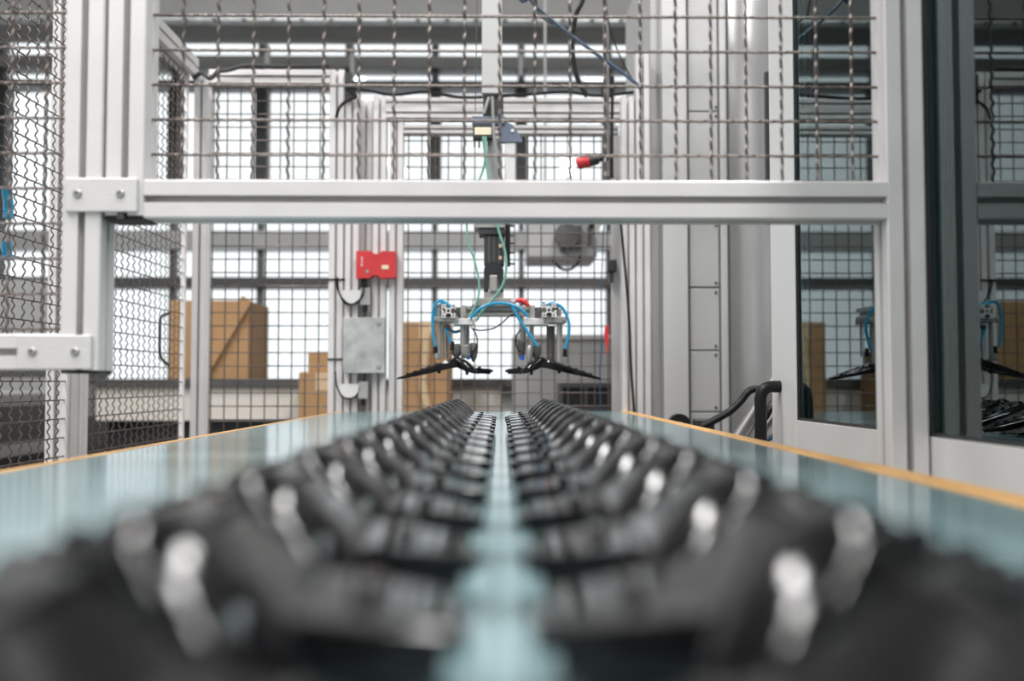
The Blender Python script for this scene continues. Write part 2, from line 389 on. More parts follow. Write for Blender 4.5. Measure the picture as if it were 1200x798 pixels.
MB().px(141 - 4, 141 + 4, 248, 256, DF - .002, .004).build('slot_nut', 'drk2', g)
def plate_(x0, x1, y0, y1, screws):
    o = MB().px(x0, x1, y0, y1, DF - .006, .006, .0012).build('connecting_plate', 'plate', g)
    for (sx, sy) in screws:
        p = W(sx, sy, DF - .006)
        ring = [(5.2 * k, 0), (5.0 * k, .0022), (3.6 * k, .0034), (2.2 * k, .0034), (2.0 * k, .0012), (0.0003, .0012)]
        secs = [[(p.x + r * math.cos(a), p.y - d + .0002, p.z + r * math.sin(a)) for a in [2 * math.pi * j / 18 for j in range(18)]] for r, d in ring]
        MB().loft(secs).build('screw', 'alud', o, True)
plate_(76, 160, 208, 248, [(91, 227), (141, 227)])
plate_(20, 106, 392.5, 432.5, [(38, 412), (88, 412)])
# mesh panels of the front guard: every wire a piece of its own
def front_panel(xs, zs, x0, x1, z0, z1, y):
    pn = MB()
    for xx in (x0, x1): pn.box(xx - .003, xx + .003, y - .006, y + .006, z0, z1)
    pn.box(x0, x1, y - .004, y + .004, z1, z1 + .006)
    pan = pn.build('mesh_panel', 'alu', g)
    for i, xx in enumerate(xs):
        MB().tube([(xx + b, y + a, t) for t, a, b in crimp(z0 - .008, z1 - z0 + .012, .0013, .0007, 14, i % 2, 5)], .00175, 7).build('wire', 'wire', pan, True)
    for i, zz in enumerate(zs):
        MB().tube([(t, y + a, zz + b) for t, a, b in crimp(x0 - .008, x1 - x0 + .016, .0013, .0006, 14, (i + 1) % 2, 5)], .00175, 7).build('wire', 'wire', pan, True)
YM = yc + .002
km = YM / FPX
x0 = W(175, 150, YM).x; x1 = W(1031, 150, YM).x
xw = [W(214 + 41.28 * i, 120, YM).x for i in range(20)]
zw = [W(600, 182.2 - 40.7 * i, YM).z for i in range(13)]
front_panel([x for x in xw if x0 + .004 < x < x1 - .004], zw, x0, x1, zb + PW / 2, ZH, YM)
x1 = xo - PW / 2 - .003; x0 = -0.89
front_panel([W(12 + 41.0 * i, 200, YM).x for i in range(-10, 2)], [W(40, 385.5 - 41.2 * i, YM).z for i in range(18)], x0, x1, zl + .02, ZH, YM)

# ------------------------------------------------------------------ side fence and back fence
DB = 3.0
SX = -0.953
sf = thing('side_fence', (SX, 1.8, 0), 'wire mesh side fence on aluminium posts receding along the table', 'fence')
ZT = CAM.z + 0.985
vpost(SX - .020, 2.235, 0, ZT, .045, .09, 1, 2).build('post', 'alu', sf)
vpost(SX - .020, 1.22, 0, ZT, .045, .045).build('post', 'alu', sf)
ybar(1.24, DB, SX + .012, ZT - .03, .045, .06, 1, 1).build('top_rail', 'alu', sf)
ybar(1.24, 2.19, SX - .02, .35).build('bottom_rail', 'alu', sf); ybar(2.28, DB, SX - .02, .35).build('bottom_rail', 'alu', sf)
def net(name, m, parent, us, vs, u0, u1, v0, v1, fn, amp, inpl, step, r, n, amp2=None, hw=3):
    b = MB()
    for i, u in enumerate(us):
        b.tube([fn(u + c_, t, a) for t, a, c_ in crimp(v0, v1 - v0, amp, inpl, step, i % 2, hw)], r, n, False)
    for i, v in enumerate(vs):
        b.tube([fn(t, v + c_, a) for t, a, c_ in crimp(u0, u1 - u0, amp if amp2 is None else amp2, inpl, step, (i + 1) % 2)], r, n, False)
    o = b.build(name, m, parent, True, 80); o['kind'] = 'stuff'
    return o
def rng(a, b, s): 
    n = int((b - a) / s + 1e-6); return [a + s * i for i in range(n + 1)]
for ya, yb in ((1.245, 2.188), (2.282, 2.985)):
    sx_ = SX + .004
    net('wire_mesh', 'wire', sf, rng(ya + .01, yb - .004, PITCH), rng(.5, ZT - .07, PITCH), ya, yb, .48, ZT - .06, lambda u, v, a: (sx_ + a, u, v), .0027, .0003, 10, .00165, 5, .0006, 4)
    MB().box(SX - .004, SX + .010, ya, ya + .008, .45, ZT - .06).box(SX - .004, SX + .010, yb - .008, yb, .45, ZT - .06).build('mesh_border', 'alu', sf)
p = W(0, 268, 1.9)
MB().tube([(SX + .012, p.y + .0, p.z + .02), (SX + .012, p.y, p.z + .05), (SX + .012, p.y - .01, p.z + .075)], .009, 8).build('cable_tie', 'blue', sf, True)
MB().tube([(SX + .012, p.y + .0, p.z - .06), (SX + .012, p.y - .005, p.z - .025)], .009, 8).build('cable_tie', 'blue', sf, True)
lp = [(SX + .012, 2.80, W(190, y_, 2.8).z) for y_ in (366, 372, 380, 395, 410, 420, 428)]
lp = [(SX + .012, 2.83, lp[0][2]), (SX + .012, 2.765, lp[1][2])] + [(SX + .012, 2.755, p_[2]) for p_ in lp[2:5]] + [(SX + .012, 2.77, lp[5][2]), (SX + .012, 2.83, lp[6][2])]
MB().tube(spline(lp, 5), .0042, 8).build('handle', 'dark', sf, True)
def bx_(px): return W(px, 300, DB).x
def bz(py): return W(500, py, DB).z
bf = thing('back_fence', (bx_(475), DB, 0), 'wire mesh back fence with a cluster of aluminium posts behind the robot', 'fence')
ybk = DB + PW / 2
def bpost(xa, xb, ytop, dy=0.0, nm='post'):
    wd = (xb - xa) * (DB + dy) / FPX
    a = W((xa + xb) / 2, 300, DB + dy)
    return vpost(a.x, DB + dy + wd / 2, 0, W(500, ytop, DB + dy).z, wd, wd).build(nm, 'alu', bf)
bpost(225, 242, 88)
bpost(385, 402, 82)
for xa, xb, yt, dy in ((404, 420, 112, 0), (420.5, 436, 118, .05), (436.5, 452, 112, 0), (456, 472, 112, 0), (746, 762, 60, -.10), (728.5, 744, 112, -.1)):
    bpost(xa, xb, yt, dy)
def bbar(xa, xb, ya, yb, nu=1, dy=0.0, m='alu', dep=PW, nm='rail'):
    z0_, z1_ = W(500, yb, DB + dy).z, W(500, ya, DB + dy).z
    return xbar(bx_(xa), bx_(xb), DB + dy + dep / 2, (z0_ + z1_) / 2, z1_ - z0_, dep, nu, 1).build(nm, m, bf)
bbar(242, 386, 82, 98)
bbar(452, 746, 114, 138, 2, -.01)
bbar(472, 726, 146, 156, 1, .0)
bbar(242, 386, 560, 576); bbar(472, 726, 560, 576)
MB().px(404, 412, 84, 118, DB - .012, .012).build('hinge', 'dark', bf)
for (a, b, ytop) in ((242, 385, 98), (473, 722, 156)):
    xa, xb = bx_(a), bx_(b); yn = DB + .02
    net('wire_mesh', 'wire', bf, rng(xa + .012, xb - .004, PITCH), rng(W(0, 540, DB).z, W(500, ytop, DB).z - .008, PITCH), xa, xb, W(0, 540, DB).z, bz(ytop), lambda u, v, c_: (u, yn + c_, v), .0016, .0002, 4, .0021, 5)
MB().px(717, 727, 156, 560, DB + .005, .02).build('mesh_border', 'alu', bf)
MB().px(242, 245, 98, 560, DB + .005, .02).build('mesh_border', 'alu', bf)

# interlock, cover plate, cable clamps on the post cluster
D = DB - .03; kk = D / FPX
il = thing('safety_interlock', W(441, 327, D), 'red bow-tie shaped safety interlock box with a cable, on the posts', 'switch')
out = [(-23, 16), (-6, 16), (-2, 12.5), (3, 12.5), (7, 16), (23, 15.5), (23, -15), (5, -16), (2, -12.5), (-4, -12.5), (-8, -16), (-23, -16)]
c = W(441, 310.5, D)
MB().prism(out, lambda u, v, t: (c.x + u * kk, t, c.z + v * kk), D - .012, D + .029).build('housing', 'red', il)
MB().bbox(c.x + 7 * kk, c.x + 15 * kk, D - .0135, D - .011, c.z - 5.5 * kk, c.z - 1 * kk, .001).build('indicator', 'cream', il)
MB().cyl((c.x - 10 * kk, D - .0135, c.z - 8 * kk), (c.x - 10 * kk, D - .011, c.z - 8 * kk), .0045, 12).build('lamp', 'green', il, True)
for j in range(3): MB().box(c.x - 17 * kk, c.x - 15.6 * kk, D - .0125, D - .011, c.z - 2 * kk + j * 4 * kk, c.z + 1 * kk + j * 4 * kk).build('printed_mark', 'white', il)
MB().px(423, 430, 326, 336, D, .02).build('gland', 'cap', il)
hose('cable', 'cap', [(426, 333), (425, 346), (418, 354), (411, 356.5), (404, 353), (397, 343), (394, 330), (394, 326)], D - .005, 1.1, il)
cp = thing('cover_plate', W(426, 437, D), 'galvanised metal cover plate with two screws below the red interlock', 'plate')
MB().px(402, 450.5, 372, 437, D - .012, .04, .001).build('sheet', 'galv', cp)
for sy in (378.5, 429.5):
    p = W(444, sy, D - .012); MB().tube([(p.x, p.y - .005, p.z), (p.x, p.y + .001, p.z)], [.006, .008], 12).build('screw', 'alud', cp, True)
for (cx, cy, lab) in ((411.5, 345, 'white half-round cable guide under the red interlock'), (409, 455, 'white half-round cable guide under the galvanised cover plate')):
    cg = thing('cable_guide', W(cx, cy + 12, D), lab, 'cable guide')
    c = W(cx, cy, D)
    poly = [(-11, 5), (11, 5)] + [(11 * math.cos(a), 11 * math.sin(a)) for a in [-math.pi * j / 10 for j in range(0, 11)]]
    MB().prism(poly, lambda u, v, t: (c.x + u * kk, t, c.z + v * kk), D + .001, D + .027).build('guide_body', 'white', cg)
    MB().px(cx + 11, cx + 22, cy - 8, cy + 12, D + .002, .024).build('connector', 'mgrey', cg)
    MB().px(cx + 14, cx + 19, cy - 10, cy + 20, D + .008, .018).build('strain_relief', 'cap', cg)
    hose('cable', 'cap', [(cx - 16, cy - 20), (cx - 14, cy - 2), (cx - 8, cy + 10), (cx, cy + 12), (cx + 8, cy + 9), (cx + 13, cy - 1)], D + .004, .9, cg)
for yy in (327.5, 421):
    tag(MB().px(384, 404, yy - 1, yy + 1, DB - .004, .01).build('cable_clip', 'cap'), 'thin black clip strap across the post beside the %s' % ('red interlock' if yy < 400 else 'cover plate'), 'clip')
# red-tipped sensor on a pole, hanging cables
D = 2.75; kk = D / FPX
po = thing('hanging_conduit', W(713, 205, D), 'brown conduit pole hanging from the roof with a red-tipped sensor', 'conduit')
MB().tube([W(712, 207, D), W(711, 100, D), W(709, -60, D), W(708, -1060, D)], 3.2 * kk, 10).build('pole', 'girder', po, True)
MB().tube([W(717, 209, D - .02), W(717, 150, D - .02), W(718, 90, D - .02)], 2 * kk, 8).build('side_tube', 'cap', po, True)
s0, s1 = W(712, 183, D - .03), W(676, 192, D - .03); dd = s1 - s0
MB().tube([s0, s0 + dd * .30, s0 + dd * .32, s0 + dd * .62], [4.6 * kk, 4.6 * kk, 6.8 * kk, 7 * kk], 16).build('sensor_body', 'dark', po, True)
MB().tube([s0 + dd * .62, s0 + dd * .93, s0 + dd], [7.1 * kk, 7.2 * kk, 5.5 * kk], 16).build('sensor_cap', 'red', po, True)
def cable(label, m, pts, D, r, name='hanging_cable'):
    o = MB().tube(spline(pxs(pts, D), 8), r * D / FPX, 8).build(name, m, None, True); return tag(o, label, 'cable')
cable('navy blue cable running slantwise from roof to back post', 'navy', [(520, -1150), (560, -400), (600, -40), (622, 0), (640, 18), (670, 42), (700, 64), (728, 84), (752, 103)], 2.6, 2.0)
cable('thick black hose curving down beside the brown conduit', 'cap', [(700, -1080), (698, -400), (690, -60), (684, -5), (676, 15), (671, 40), (672, 72), (678, 95), (688, 113)], 2.7, 3.0)
cable('black cable loop dropping to the back rail beside the hose', 'dark', [(610, -1020), (620, -350), (626, -50), (629, 8), (636, 20), (648, 28)], 2.8, 1.6)
cable('thin black cable branching behind the brown conduit', 'cap', [(700, -1080), (702, -350), (706, -40), (712, 20), (722, 55), (738, 88), (750, 102)], 2.72, .9)
cable('black cable hanging down in front of the back post by the cabinet', 'cap', [(724, 210), (727, 255), (732, 310), (737, 370), (739.5, 430), (743, 484), (744, 520)], 2.87, 1.7)
cable('thin blue cord hanging on the mesh beside the red tag', 'navy', [(708, 255), (706, 300), (704.5, 350), (705, 400), (703, 440), (704, 482)], 2.97, .8)
cable('sagging black cable bundle along the back top rail near the hinge', 'cap', [(394, 138), (398, 126), (408, 117), (418, 113), (405, 103), (430, 106), (460, 111), (500, 108), (540, 114), (600, 112), (660, 108), (700, 112), (745, 108)], 2.96, 1.9)
cable('tangled dark cable bundle on the fence corner', 'dark', [(226, 92), (236, 86), (246, 92), (256, 84), (268, 82), (290, 77), (330, 78), (386, 77)], 2.97, 2.6)
jb = thing('proximity_switch', W(716, 330, 2.96), 'small black switch block on the mesh edge beside the hanging cord', 'switch')
MB().px(712, 723, 304, 318, 2.955, .04, .003).build('block', 'dark', jb); MB().px(714, 719, 318, 331, 2.965, .03).build('stem', 'dark', jb); MB().px(715, 717, 290, 304, 2.97, .01).build('lead', 'alud', jb)
rt = MB().prism([(-2, 15), (2, 19), (2.5, 2), (1, -18), (-.5, -10), (-3, 4)], lambda u, v, t: (W(711, 398, 2.95).x + u * 2.95 / FPX, t, W(711, 398, 2.95).z + v * 2.95 / FPX), 2.95, 2.955).build('warning_tag', 'red')
tag(rt, 'small torn red tag hanging on the mesh edge', 'tag')

# ------------------------------------------------------------------ robot and gripper
D = 2.30; kk = D / FPX
rb = thing('gantry_robot', W(577, 262, D), 'vertical gantry robot axis with a black wrist motor above the table', 'robot')
MB().px(564.5, 588.5, -160, 113, D, .05, .002).build('column', 'lgrey', rb)
MB().px(566, 590, 113, 142, D + .012, .045, .002).build('carriage', 'dark', rb)
MB().tube([W(573, 114, D), W(567, 133, D)], 2.2 * kk, 8).build('rod', 'alud', rb, True)
MB().tube(spline(pxs([(577, 113), (578, 140), (580, 170), (586, 200), (588, 214)], D - .012), 6), 2.0 * kk, 8).build('conduit', 'girder', rb, True)
c = W(577, 300, D)
pl = [(586, 125), (590, 141), (601, 146), (612, 163), (612, 166), (586, 166)]
MB().prism([(W(a, b, D).x, W(a, b, D).z) for a, b in pl], lambda u, v, t: (u, t, v), D + .002, D + .02).build('bracket', 'slate', rb)
MB().px(553, 592, 136, 145, D - .004, .03, .001).build('bracket_arm', 'slate', rb)
p = W(600.5, 153, D); MB().cyl((p.x, D - .001, p.z), (p.x, D + .004, p.z), .004, 12).build('bolt', 'white', rb, True)  # white disc painted in for the light showing through the bracket hole
MB().px(554, 578, 145, 162, D - .01, .03, .001).build('terminal_block', 'dark', rb)
tt = MB().px(556, 576, 149, 158, D - .013, .004, .001).build('terminal_cover', 'cream', rb)
for xx in (556, 561.5, 567, 572): MB().px(xx - 1, xx + 1, 161, 174 - (xx % 3) * 2, D - .004, .004).build('terminal_pin', 'dark', rb)
MB().px(591.5, 604, 166, 264, D + .005, .04, .002).build('lower_column', 'white', rb)
MB().px(571, 586, 160, 264, D + .01, .04, .002).build('lower_column', 'mgrey', rb)
MB().px(555, 592, 256, 267, D - .02, .07, .002).build('flange', 'alud', rb)
MB().px(561, 592, 266.5, 275, D - .016, .06, .002).build('motor_plate', 'dark', rb)
mo = MB().px(567, 591, 274, 311, D - .01, .048, .004).build('motor', 'dark', rb)
for xx in (573, 579, 585): MB().px(xx - .8, xx + .8, 277, 309, D - .012, .004).build('cooling_rib', 'drk2', mo)
for yy in (288, 302): MB().px(584.5, 588, yy - 2, yy + 2, D - .013, .004).build('label', 'card2', mo)
kn = MB()
for s in (-1, 1):
    a = W(578.5 + s * 9.2, 318, D)
    poly = [(10 * math.cos(t_), 10 * math.sin(t_)) for t_ in [math.pi * j / 8 for j in range(9)]]
    kn.px(578.5 + s * 9 - 2.6, 578.5 + s * 9 + 2.6, 314, 342, D - .008, .044, .002)
kn.tube([W(578.5, 318, D - .010), W(578.5, 318, D + .036)], 11.6 * kk, 20)
kn.build('wrist_fork', 'dark', rb, True)
MB().px(573.5, 583, 322, 342, D - .013, .03, .003).build('wrist_joint', 'alud', rb)
MB().px(567, 590, 341.5, 349.5, D - .006, .04, .002).build('collar', 'alud', rb)
cs = MB().px(592, 598, 259, 312, D + .0, .02, .001).build('connector_strip', 'cap', rb)
for yy in (276, 285, 296, 309): MB().px(597, 603, yy - 1, yy + 1, D + .004, .006).build('connector_tab', 'drk2', cs)
hose('cable', 'green', [(566, 160), (568, 190), (560, 215), (549, 240), (547, 262), (549, 285), (556, 305), (561, 328), (561, 345), (557, 358), (550, 371)], D - .02, 1.35, rb)
hose('cable', 'green', [(569, 160), (570, 190), (574, 220), (579, 250), (585, 272), (592, 296), (593, 318), (588, 336), (578, 350), (567, 362), (558, 376)], D - .03, 1.6, rb)
MB().tube(pxs([(559, 0), (557, 130)], D), .6 * kk, 6).build('guide_line', 'drk2', rb)
# gantry beam above (out of the frame) that carries the axis
zg = W(577, -150, D).z
xbar(SX + .05, 1.05, D + .09, zg, .09, .08, 2, 1).build('gantry_beam', 'alu', rb)

for xx in (-.75, .9): MB().tube([(xx, D + .09, zg), (xx, D + .09, ZTOP)], .02, 12).build('suspension_rod', 'alu', rb, True)
gr = thing('vacuum_gripper', W(582, 420, D), 'pneumatic twin gripper of aluminium plates with blue hoses under robot wrist', 'gripper')
MB().px(553, 605, 349, 358.5, D - .01, .05, .001).build('mount_plate', 'alud', gr)
xbar(W(545, 364, D).x, W(624, 364, D).x, D + .02, W(582, 364.3, D).z, 12 * kk, .03, 1, 1).build('cross_beam', 'alud', gr)
def end_profile(cx, cy, sz, y0, y1):
    """profile with an X-shaped hollow end"""
    a = W(cx, cy, D); h = sz / 2 * kk
    out = slot_section(2 * h, 2 * h, 1, 1, o=.55 * h, lip=.14 * h, inn=1.0 * h, dep=.62 * h)
    holes = [(0, 0, .22 * h)] + [(sx * .72 * h, sz_ * .72 * h, .13 * h) for sx in (-1, 1) for sz_ in (-1, 1)]
    bm = bmesh.new(); loops = []
    for loop in [out] + [[(cx_ + r_ * math.cos(2 * math.pi * q / 10), cz_ + r_ * math.sin(2 * math.pi * q / 10)) for q in range(10)] for cx_, cz_, r_ in holes]:
        loops.append([bm.verts.new((a.x + u, y0, a.z + v)) for u, v in loop])
    ed = [bm.edges.new((L[q], L[(q + 1) % len(L)])) for L in loops for q in range(len(L))]
    bmesh.ops.triangle_fill(bm, edges=ed, use_beauty=True, normal=(0, -1, 0))
    for q_, L in enumerate(loops):
        far = [bm.verts.new((v.co.x, y1 if q_ == 0 else y0 + .06, v.co.z)) for v in L]
        for q in range(len(L)): bm.faces.new((L[q], L[(q + 1) % len(L)], far[(q + 1) % len(L)], far[q]))
        bm.faces.new(far)
    bm.verts.index_update()
    b = MB().add([v.co[:] for v in bm.verts], [[v.index for v in f.verts] for f in bm.faces]); bm.free()
    b.build('beam_end', 'plate', gr)
end_profile(527, 366.5, 15.5, D - .06, D + .10)
end_profile(642, 365.5, 15.5, D - .06, D + .10)
for (a, b) in ((539.5, 546), (620.5, 627)): MB().px(a, b, 357.5, 378, D - .02, .05, .001).build('clamp', 'alud', gr)
MB().px(533, 541, 360, 373, D - .01, .03, .001).build('clamp_block', 'drk2', gr); MB().px(627, 635, 360, 373, D - .01, .03, .001).build('clamp_block', 'drk2', gr)
MB().px(507, 537, 371, 377, D - .045, .08, .001).build('carrier_plate', 'alud', gr)
MB().px(531, 554, 373, 380.5, D - .04, .08, .001).build('carrier_plate', 'plate', gr)
MB().px(614, 643, 373, 380.5, D - .04, .08, .001).build('carrier_plate', 'plate', gr)
MB().px(637, 664, 371, 378, D - .045, .08, .001).build('carrier_plate', 'alud', gr)
def rod(cx, y0, y1, wpx, m='alud', dy=-.03, name='rod'):
    return MB().tube([W(cx, y0, D + dy), W(cx, y1, D + dy)], wpx / 2 * kk, 14).build(name, m, gr, True)
rod(515, 360, 421, 5.2); rod(519.3, 377, 420, 2.4, 'alud', .0); rod(523, 377, 420, 2.8, 'alud', .02)
rod(542.5, 379, 405, 6.5, 'alud', -.02, 'cylinder'); rod(548, 379, 404, 4.5, 'mgrey', .01, 'cylinder')
rod(655, 362, 425, 5.6); rod(658, 378, 418, 2.2, 'mgrey', .02)
rod(645, 382, 421, 9.5, 'smoke', .01, 'cylinder'); rod(623, 379, 405, 5.4, 'alud', -.01, 'cylinder'); rod(613, 381, 407, 7.5, 'alud', .03, 'cylinder')
for cx, cy in ((513.5, 417), (655, 426)): MB().tube([W(cx, cy - 3, D - .036), W(cx, cy + 3, D - .036)], 4.2 * kk, 6).build('hex_nut', 'alud', gr)
def cup(cx, y0, y1, w0, w1, m='smoke', dy=-.02):
    ys = [y0 + (y1 - y0) * t for t in (0, .1, .45, .75, 1)]; rs = [w0 * .35, w0 * .5, w0 * .46, (w0 + w1) * .28, w1 * .5]
    MB().tube([W(cx, y, D + dy) for y in ys], [r * kk for r in rs], 20).build('suction_cup', m, gr, True)
cup(535, 403, 419, 14, 5); cup(545, 404, 420, 12, 6, 'alud', -.03); cup(555, 402, 424, 11, 3, 'smoke', .0)
cup(628, 404, 420, 13, 5, 'smoke', -.01); cup(620.5, 405, 424, 8, 5, 'alud', -.03); cup(611, 400, 421, 11, 4, 'smoke', .01); cup(645, 416, 424, 9, 5, 'smoke', .0)
for cx, cy in ((549, 418.5), (612, 419), (620.5, 422)): MB().tube([W(cx, cy - 2.4, D - .025), W(cx, cy + 2.8, D - .025)], 2.3 * kk, 10).build('push_fitting', 'bluef', gr, True)
for cx, cy in ((510, 410), (530, 405), (662, 413)): MB().tube([W(cx, cy - 5, D - .03), W(cx, cy + 5, D - .03)], [2.2 * kk, 2.8 * kk], 10).build('push_fitting', 'cap', gr, True)
for cx, cy in ((515, 359), (652, 361), (546, 372), (524, 383)): MB().tube([W(cx - 3, cy, D - .03), W(cx + 3, cy, D - .03)], 2.4 * kk, 10).build('elbow_fitting', 'drk2', gr, True)
for cx, cy in ((509.5, 373.5), (661, 373.5)):
    p = W(cx, cy, D - .045); MB().cyl((p.x, p.y - .005, p.z), (p.x, p.y + .002, p.z), 2.4 * kk, 10).build('screw', 'alud', gr, True)
for pts, dy in (([(527, 358), (520, 353.5), (514, 353), (509, 358), (507, 370), (507.5, 390), (510, 406)], -.05),
            ([(528, 360), (521, 355), (514, 359), (511, 372)], -.02),
            ([(521, 383), (525, 392), (529, 404)], -.03),
            ([(551, 373), (562, 362), (575, 356.5), (589, 355.5), (602, 358), (612, 364), (619, 370.5)], -.045),
            ([(600, 359), (606, 370), (616, 386), (630, 406)], -.05),
            ([(637, 354), (638, 359), (640, 358), (648, 355.5), (658, 360), (665, 372), (667, 386), (664, 402), (662, 409)], -.05),
            ([(524, 384), (532, 389), (541, 387)], .0)):
    hose('air_hose', 'blue', pts, D + dy, 1.85, gr)
hose('black_cable', 'cap', [(552, 384), (560, 387), (570, 386.5), (580, 384), (590, 377), (598, 370), (608, 368)], D - .03, .9, gr)
for sg, cx in ((1, 556), (-1, 608)): hose('black_cable', 'cap', [(cx - 2 * sg, 386), (cx + 2 * sg, 392), (cx + 3.5 * sg, 400), (cx + 2 * sg, 408), (cx - 3 * sg, 413)], D - .015, .8, gr)
MB().tube([W(604, 352, D - .03), W(611, 352, D - .03), W(615, 354, D - .03), W(620, 359, D - .03)], [2 * kk, 3.4 * kk, 3.4 * kk, 2 * kk], 12).build('red_plug', 'red', gr, True)
MB().px(553, 558, 352, 357, D - .014, .006).build('clip', 'plate', gr); MB().px(599, 605, 349, 354, D - .014, .006).build('clip', 'plate', gr)

# ------------------------------------------------------------------ black blades
def section(x, y, z, chord, th, pitch):
    """rounded channel section across Y; pitch > 0 lowers the edge nearer the viewer; z is the top"""
    cp_, sp = math.cos(pitch), math.sin(pitch); pts = []
    for (a, b) in ((-.5, -.95), (-.5, -.34), (-.498, -.22), (-.468, -.055), (-.42, 0), (-.3, .02), (.3, .02), (.42, 0), (.468, -.055), (.498, -.22), (.5, -.34), (.5, -.95), (.43, -.95), (.40, -.38), (0, -.30), (-.36, -.38), (-.41, -.95)):
        u, v = a * chord, b * th
        pts.append((x, y + u * cp_ - v * sp, z + u * sp + v * cp_))
    return pts
def channel(x, y, z, chord, th, pitch):
    """square-edged channel section for the arm"""
    cp_, sp = math.cos(pitch), math.sin(pitch)
    return [(x, y + a_ * chord * cp_ - b_ * th * sp, z + a_ * chord * sp + b_ * th * cp_) for a_, b_ in
            ((-.5, -.95), (-.5, -.06), (-.485, 0), (.485, 0), (.5, -.06), (.5, -.95), (.43, -.95), (.40, -.38), (-.36, -.38), (-.41, -.95))]
def oval(x, y, z, chord, th, pitch):
    cp_, sp = math.cos(pitch), math.sin(pitch); pts = []
    for i_ in range(14):
        a_ = 2 * math.pi * i_ / 14; u, v = .5 * chord * math.cos(a_), .5 * th * math.sin(a_) - .5 * th
        pts.append((x, y + u * cp_ - v * sp, z + u * sp + v * cp_))
    return pts
def make_blade(sg, label, group, held=False):
    """sg = +1: tip points to +X"""
    t = thing('plastic_blade', (0, 0, 0), label, 'plastic part', group)
    # wing from crest to thin tip
    prof = [(.070, .0490, .070, .022, .02), (.078, .0505, .076, .023, .02), (.092, .0470, .078, .022, .02), (.110, .0400, .076, .020, .02), (.132, .0310, .070, .0165, .02), (.156, .0215, .060, .0125, .02), (.178, .0130, .044, .009, .01), (.196, .0060, .020, .004, 0)]
    yo = lambda x: (x - .08) * .10
    body = MB().loft([section(sg * x, yo(x), z, c_, th, p_) for x, z, c_, th, p_ in prof]).build('wing', 'blk', t, True, 32)
    # raised rib and studs along the wing
    rib = [(sg * x, yo(x) - c_ * .33, z - th * .02) for x, z, c_, th, p_ in prof[1:7]]
    MB().tube(rib, .0016, 6).build('rib', 'blk', body, True)
    for f in range(7):
        x = .088 + f * .0145
        j = [q for q in prof if q[0] <= x][-1]; n_ = prof[prof.index(j) + 1]; q = (x - j[0]) / (n_[0] - j[0]); z = j[1] + (n_[1] - j[1]) * q
        MB().tube([(sg * x, yo(x) - .006, z - .001), (sg * x, yo(x) - .006, z + .0035)], [.0036, .0026], 8).build('stud', 'blk', body, True)
    # twisted fin from the crest down towards the middle
    fin = [(.088, .0490, .012, .006, .2), (.081, .0530, .024, .011, .22), (.073, .0530, .036, .015, .28), (.064, .0475, .040, .016, .34), (.056, .0405, .040, .015, .40), (.048, .0325, .034, .013, .42), (.041, .0235, .022, .009, .42), (.035, .0135, .007, .004, .4)]
    MB().loft([oval(sg * x, -.026 - (.090 - x) * .42, z, c_, th, p_) for x, z, c_, th, p_ in fin]).build('fin', 'blk', t, True, 75)
    # inner arm with notched end
    arm = [(.076, .0495, .056, .022, .02), (.060, .0385, .056, .020, .02), (.045, .0280, .054, .0155, .02), (.030, .0262, .050, .0145, .02), (.0095, .0235, .044, .0135, 0)]
    am = MB().loft([channel(sg * x, .006, z, c_, th, p_) for x, z, c_, th, p_ in arm]).build('arm', 'blk', t, True, 14)
    MB().bbox(min(sg * .0042, sg * .010), max(sg * .0042, sg * .010), -.008, .018, .0150, .0215, .001).build('end_lug', 'blk', am)
    MB().bbox(min(sg * .028, sg * .034), max(sg * .028, sg * .034), .002, .026, .0200, .0295, .001).build('end_lug', 'blk', am)
    # pegs
    for (x, y_, zt, zb_) in ((.112, .006, .036, .0), (.056, .014, .031, .0)):
        if held: zb_ = zt - .021
        MB().tube([(sg * x, y_, zt), (sg * x, y_, zb_)], [.0042, .0034], 10).build('peg', 'blk', t, True)
    return t
GL = 'black blades in two rows on the table'
lab_l = 'glossy black plastic blade in the table row beside the mesh side fence'
lab_r = 'glossy black plastic blade in the table row beside the glazed doors'
STEP = .104
for sg, lab in ((-1, lab_l), (1, lab_r)):
    proto = make_blade(sg, lab, GL)
    for i in range(16, -1, -1):
        o = proto if i == 16 else copy_tree(proto)
        o.location = (0.004 * sg + random.uniform(-.0006, .0006), 1.815 - STEP * (16 - i) + random.uniform(-.002, .002), TABLE_Z)
        o.rotation_euler.z = random.uniform(-.012, .012)
        o['label'] = lab
        if i == 16: o['label'] = 'black plastic blade ending the row nearest the gripper, on the %s side' % ('mesh fence' if sg < 0 else 'glazed door')
for sg, lab in ((-1, 'black plastic blade held up by the gripper, tip towards the mesh fence'), (1, 'black plastic blade held up by the gripper, tip towards the glazed doors')):
    o = make_blade(sg, lab, 'black blades held by the gripper', True)
    o.location = (0.009 * sg - .004, D - .02, W(582, 420, D).z - .046)
    o.rotation_euler = (0, .02 * sg, -.06 * sg)
    o.scale = (1.14, 1, .92)

